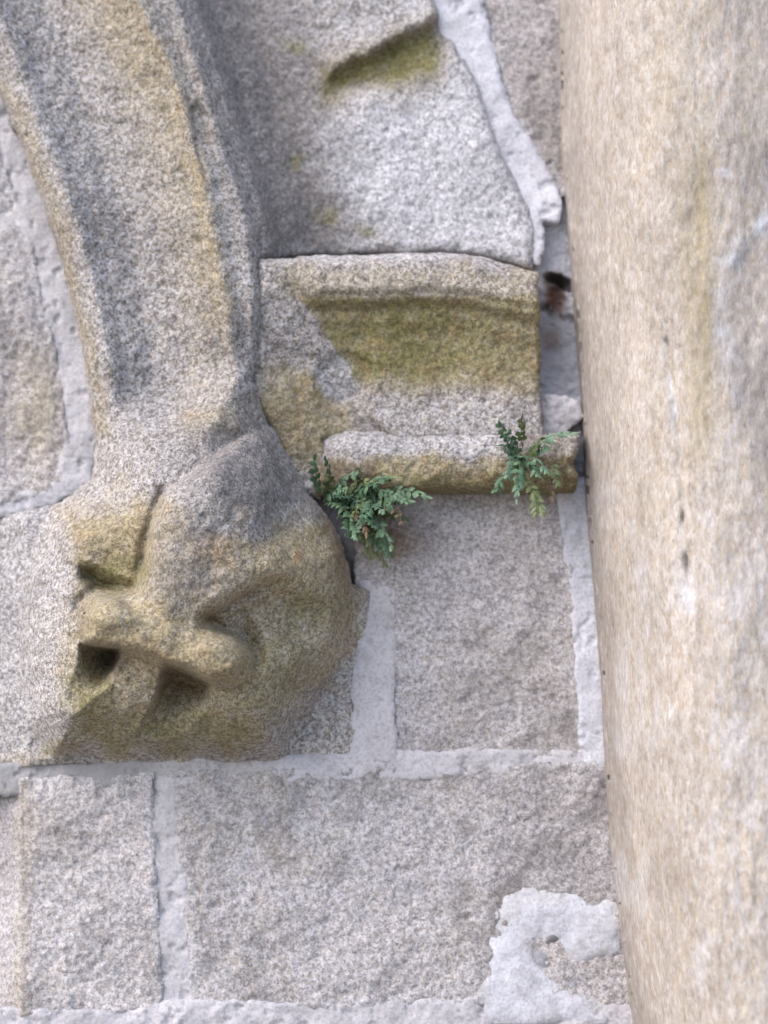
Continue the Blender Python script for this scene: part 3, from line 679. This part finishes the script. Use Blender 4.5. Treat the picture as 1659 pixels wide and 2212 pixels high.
IMP_P = [(560, 560), (700, 551), (880, 548), (950, 545), (1040, 556), (1164, 588), (1166, 700), (1168, 860), (1172, 950), (700, 950), (720, 1010), (690, 1080), (640, 1060), (600, 940), (535, 830), (550, 700)]
patch('cornice', impost, CARVED, bbox(IMP_P), 4, wobble(IMP_P, 0.7, 500), impost_depth, 0.12, impost_stain)
def roll_depth(u, v, s):
    c = 1000 - 0.01 * (u - 740); t = (v - c) / 62
    d = 0.042 + 0.034 * np.sqrt(np.clip(1 - np.clip(t, -1, 1) ** 2, 0, 1)) 
    d = d - 0.02 * sstep(1190, 1250, u) * sstep(0.15, -0.15, fbm(u, v, 60, 77, 3))
    d = 0.02 + (d - 0.02) * sstep(665, 760, u + 0.3 * (v - 1000))
    return d + edge_round(s, 12, 0.006) + stone_noise(u, v, 9, 1.25)
def roll_stain_shade(u, v):
    w2 = 26 * fbm(u, v, 60, 83, 3); y = v + w2; z_ = np.zeros(u.shape)
    low = sstep(978, 1004, y); och = 0.85 * low + 0.35 * sstep(1090, 1200, u); grn = 0.45 * sstep(1015, 1050, y) + 0.2 * low
    rst = 0.3 * sstep(0.12, 0.3, fbm(u, v, 24, 87, 2)) * low; lim = 0.18 * sstep(985, 960, y)
    so = 0.55 * blob(u, v, 1150, 975, 60, 45, 0, 0.7) + 0.7 * blob(u, v, 735, 1040, 70, 50, 0, 0.7)  # root soil at both ferns, with shade painted behind the left one
    c = lambda a: np.clip(a, 0, 1)
    return np.stack([c(och), c(grn), z_, z_ + 1], 1), np.stack([c(lim), c(rst), c(so), z_ + 1], 1)
ROLL_P = [(655, 985), (700, 935), (745, 932), (900, 934), (1165, 938), (1252, 934), (1250, 975), (1240, 1000), (1252, 1030), (1245, 1058), (900, 1056), (740, 1066), (680, 1070)]
patch('roll', impost, CARVED, bbox(ROLL_P), 4, wobble(ROLL_P, 0.9, 520), roll_depth, 0.12, roll_stain_shade)

# ------------------------------------------------------------------ shaft on the right
shaft = empty('stone_shaft', tuple(unproject(np.array([1560.]), np.array([2640.]), np.array([0.0]))[0]),
              'tall beige rounded granite shaft with golden vertical streaks at the right', 'shaft')
JOINT = [(1440, 700), (1442, 760), (1456, 860), (1470, 980), (1478, 1100), (1484, 1200), (1490, 1320)]
GREYP = [(2100, 420), (1659, 492), (1600, 540), (1570, 580), (1562, 660), (1566, 740), (1590, 860), (1640, 1000), (1700, 1100), (2100, 1150)]
def shaft_depth(u, v, s):
    x = u - curve(v, SHAFT_L); X = np.clip(x / 420, 0, 3)
    d = 0.03 + 0.27 * (1 - np.clip(1 - X, 0, 1) ** 3.6) - 0.008 * np.clip(X - 1, 0, 2) ** 2
    jd, jp = line_dist(u, v, JOINT); x_ = u; u = u + 10 * fbm(u, v, 24, 641, 3)
    d = d - 0.004 * np.exp(-(jd / 9) ** 2)
    for (a, b, ru, rv) in ((1441, 738, 4, 10), (1474, 1115, 4, 13), (1482, 1215, 5, 20)): d = d - 0.006 * blob(u, v, a, b, ru, rv, -4, 0.8)
    g = poly_sdf(u, v, GREYP) + 10 * fbm(u, v, 40, 611, 3)
    d = d - 0.004 * sstep(20, -24, g)
    return d + 0.010 * fbm(u, v * 0.5, 200, 612, 3) + 0.0035 * fbm(u, v * 0.4, 40, 613, 3) + 0.002 * fbm(u, v * 0.35, 12, 614, 2)
def shaft_stain_shade(u, v):
    w1 = 16 * fbm(u, v * 0.3, 50, 621, 3); x = u + w1; z_ = np.zeros(u.shape); e = u - curve(v, SHAFT_L)
    och = 0.6 * np.exp(-((x - 1515) / 36) ** 2) * sstep(200, 520, v) * sstep(1080, 880, v) + 0.15 * np.exp(-((x - 1475) / 60) ** 2) * sstep(900, 500, v)
    och += 0.16 * sstep(0.12, 0.35, fbm(u, v * 0.12, 26, 623, 3)) * sstep(20, 120, e)
    g = poly_sdf(u, v, GREYP) + 14 * fbm(u, v, 40, 611, 3)
    drk = 0.45 * sstep(14, -20, g) + 0.28 * sstep(1530, 1590, x) * sstep(560, 420, v) + 0.30 * sstep(60, 0, e)  # grey stone areas, plus shade painted along the shaft's left edge
    drk += 0.08 * sstep(0.1, 0.4, fbm(u, v * 0.2, 30, 629, 3))
    jd, jp = line_dist(u, v, JOINT)
    lim = 0.75 * np.exp(-((g - 8) / 18) ** 2) * sstep(900, 700, v) * (0.4 + 0.9 * sstep(-0.2, 0.2, fbm(u, v, 50, 651, 3))) + 0.85 * np.exp(-(jd / 11) ** 2) * sstep(0.0, 0.22, fbm(u, v * 0.5, 60, 631, 3))
    lim += 0.5 * blob(u, v, 1560, 372, 20, 12, 0, 0.6) + 0.30 * sstep(0.15, 0.4, fbm(u, v * 0.25, 40, 633, 3)) * sstep(600, 1400, v)
    so = z_.copy()
    for (a, b, ru, rv) in ((1441, 738, 4, 10), (1474, 1115, 4, 13), (1482, 1215, 5, 20)): so += 0.6 * blob(u + 8 * fbm(u, v, 18, 661, 3), v, a, b, ru, rv, -4, 0.8)
    c = lambda a: np.clip(a, 0, 1)
    return np.stack([c(och), z_, c(drk), z_ + 1], 1), np.stack([c(lim), z_, c(so), z_ + 1], 1)
sv = np.arange(-430, 2641, 60.)
SH_P = [(float(a), float(b)) for a, b in zip(curve(sv, SHAFT_L), sv)] + [(2250, 2640), (2250, -430)]
patch('drum', shaft, BEIGE, (1170, -440, 2260, 2650), 5, wobble(SH_P, 0.5, 600), shaft_depth, 0.30, shaft_stain_shade)

# ------------------------------------------------------------------ ferns
def frond(parent, root, direction, length, droop, width, mat, seed, pairs=11):
    """a curved midrib with leaflets of uneven size, some of them lost, some folded"""
    rnd = random.Random(seed); V = []; F = []
    dd = Vector(direction).normalized(); pts = []; p = Vector(root); st = length / (pairs + 2)
    bend = Vector((rnd.uniform(-.10, .10), rnd.uniform(-.05, .05), 0))
    for k in range(pairs + 3):
        pts.append(p.copy()); p = p + dd * st
        dd = (dd + Vector((0, 0, -droop / pairs)) + bend + Vector((rnd.uniform(-.07, .07), rnd.uniform(-.07, .07), rnd.uniform(-.05, .05)))).normalized()
    rw = 0.0008; twist = rnd.uniform(-0.7, 0.7)
    for k in range(len(pts) - 1):
        a, b = pts[k], pts[k + 1]; t = (b - a).normalized()
        face = (Vector((math.sin(twist) * 0.8, -1, 0.3))).normalized()
        s = t.cross(face).normalized(); nrm = s.cross(t).normalized()
        i = len(V); V += [a + s * rw, a + nrm * rw, a - s * rw, b + s * rw * .8, b + nrm * rw * .8, b - s * rw * .8]
        F += [(i, i + 1, i + 4, i + 3), (i + 1, i + 2, i + 5, i + 4), (i + 2, i, i + 3, i + 5)]
        if k >= 1:
            q = k / (len(pts) - 1); base = width * (math.sin(math.pi * min(1, 0.16 + 0.84 * q)) ** 0.7)
            for sg in (-1, 1):
                if rnd.random() < 0.10: continue
                L_ = base * rnd.uniform(0.5, 1.05)
                ax = (s * sg + t * rnd.uniform(0.1, 0.75) + nrm * rnd.uniform(-0.55, 0.45)).normalized(); wd = t * st * rnd.uniform(0.42, 0.66)
                c = a + t * st * rnd.uniform(0.1, 0.7); i = len(V); curl = (nrm * rnd.uniform(-0.5, 0.1) + Vector((0, 0, -0.35))) * L_
                V += [c - wd * 0.4, c + wd * 0.4, c + ax * L_ * 0.45 - wd + curl * .15, c + ax * L_ * 0.5 + wd * 0.9 + curl * .2, c + ax * L_ * 0.55 + nrm * 0.0012, c + ax * L_ * 0.85 - wd * 0.5 + curl * .6, c + ax * L_ * 0.9 + wd * 0.45 + curl * .6, c + ax * L_ + curl]
                F += [(i, i + 1, i + 4), (i, i + 4, i + 2), (i + 1, i + 3, i + 4), (i + 2, i + 4, i + 5), (i + 4, i + 3, i + 6), (i + 4, i + 6, i + 7, i + 5)]
    return make_mesh('frond', np.array([tuple(x) for x in V]), F, mat, parent, smooth=True)

def at(u, v, d): return Vector(unproject(np.array([float(u)]), np.array([float(v)]), np.array([float(d)]))[0])

def fern(root_uv, tips, label, seed):
    R = at(*root_uv); e = empty('wall_fern', R, label, 'fern', 'ferns rooted in the wall crevices')
    for k, (ru, rv, tu, tv, td, droop, w, dry) in enumerate(tips):
        a = at(ru, rv, root_uv[2] + 0.004); b = at(tu, tv, td); v_ = b - a; L_ = v_.length
        dirn = v_.normalized() + Vector((0, -0.25, droop * 0.42))
        rr = random.Random(seed + k)
        for q in range(2 if rr.random() < 0.5 else 1):
            j = Vector((rr.uniform(-.18, .18), rr.uniform(-.2, .1), rr.uniform(-.15, .15))) * q
            frond(e, a + Vector((rr.uniform(-.012, .012), rr.uniform(-.004, .004), rr.uniform(-.012, .012))) * q, dirn + j, L_ * (1.45 - 0.3 * q) * rr.uniform(0.85, 1.1), droop * rr.uniform(0.5, 1.3), w * 1.3, (DEADLEAF if rr.random() < 0.12 else DRYLEAF) if (dry or rr.random() < 0.15) else (LEAF if rr.random() < 0.55 else PALELEAF), seed + k + 50 * q, pairs=max(5, int(L_ / 0.0098)))
    return e
fern((745, 1095, 0.055), [
    (700, 1085, 735, 1010, 0.10, 0.3, 0.010, 0), (705, 1070, 760, 1030, 0.11, 0.4, 0.010, 0), (700, 1075, 672, 1020, 0.10, 0.2, 0.009, 0),
    (740, 1080, 840, 1000, 0.12, 0.4, 0.010, 1), (745, 1085, 800, 1040, 0.12, 0.5, 0.011, 0), (750, 1090, 850, 1060, 0.13, 0.6, 0.012, 0),
    (735, 1090, 890, 1070, 0.13, 0.7, 0.013, 0), (740, 1095, 880, 1090, 0.14, 0.8, 0.013, 0), (745, 1100, 905, 1115, 0.14, 0.9, 0.012, 0),
    (740, 1100, 835, 1150, 0.14, 1.0, 0.013, 0), (735, 1105, 810, 1155, 0.13, 1.0, 0.012, 0), (730, 1100, 790, 1120, 0.14, 0.8, 0.013, 0),
    (735, 1110, 780, 1145, 0.12, 0.7, 0.012, 0), (745, 1130, 830, 1205, 0.06, 0.9, 0.010, 1), (750, 1150, 790, 1200, 0.05, 0.7, 0.009, 1),
    (700, 1080, 745, 1060, 0.12, 0.6, 0.011, 0), (720, 1095, 770, 1075, 0.13, 0.6, 0.012, 0), (735, 1110, 800, 1180, 0.12, 0.7, 0.012, 0), (740, 1105, 850, 1165, 0.12, 0.9, 0.012, 0), (730, 1090, 820, 1065, 0.13, 0.6, 0.012, 0), (690, 1070, 700, 1030, 0.10, 0.2, 0.009, 1), (745, 1110, 895, 1140, 0.12, 0.8, 0.011, 1),
    (715, 1085, 790, 1085, 0.13, 0.7, 0.012, 0), (700, 1090, 760, 1105, 0.13, 0.6, 0.011, 0), (720, 1075, 830, 1030, 0.11, 0.5, 0.010, 1), (745, 1090, 860, 1130, 0.14, 1.0, 0.012, 0)],
    'bushy blue-green fern clump in the crevice beside the beast head', 700)
fern((1130, 975, 0.085), [
    (1125, 985, 1085, 925, 0.12, 0.3, 0.010, 0), (1128, 985, 1100, 940, 0.12, 0.3, 0.010, 0), (1130, 980, 1120, 915, 0.11, 0.3, 0.009, 1),
    (1130, 985, 1190, 960, 0.12, 0.6, 0.010, 0), (1130, 990, 1175, 1000, 0.13, 0.8, 0.010, 0), (1125, 985, 1125, 1030, 0.14, 0.6, 0.013, 0), (1128, 985, 1150, 1030, 0.13, 0.7, 0.011, 0),
    (1125, 1000, 1075, 1060, 0.12, 0.6, 0.010, 0), (1125, 1020, 1165, 1108, 0.11, 0.8, 0.013, 1), (1185, 1010, 1198, 1078, 0.10, 0.4, 0.011, 1), (1135, 975, 1210, 930, 0.12, 0.5, 0.009, 0), (1120, 985, 1090, 970, 0.13, 0.5, 0.010, 0)],
    'small sparse fern growing on the ledge roll next to the shaft', 800)
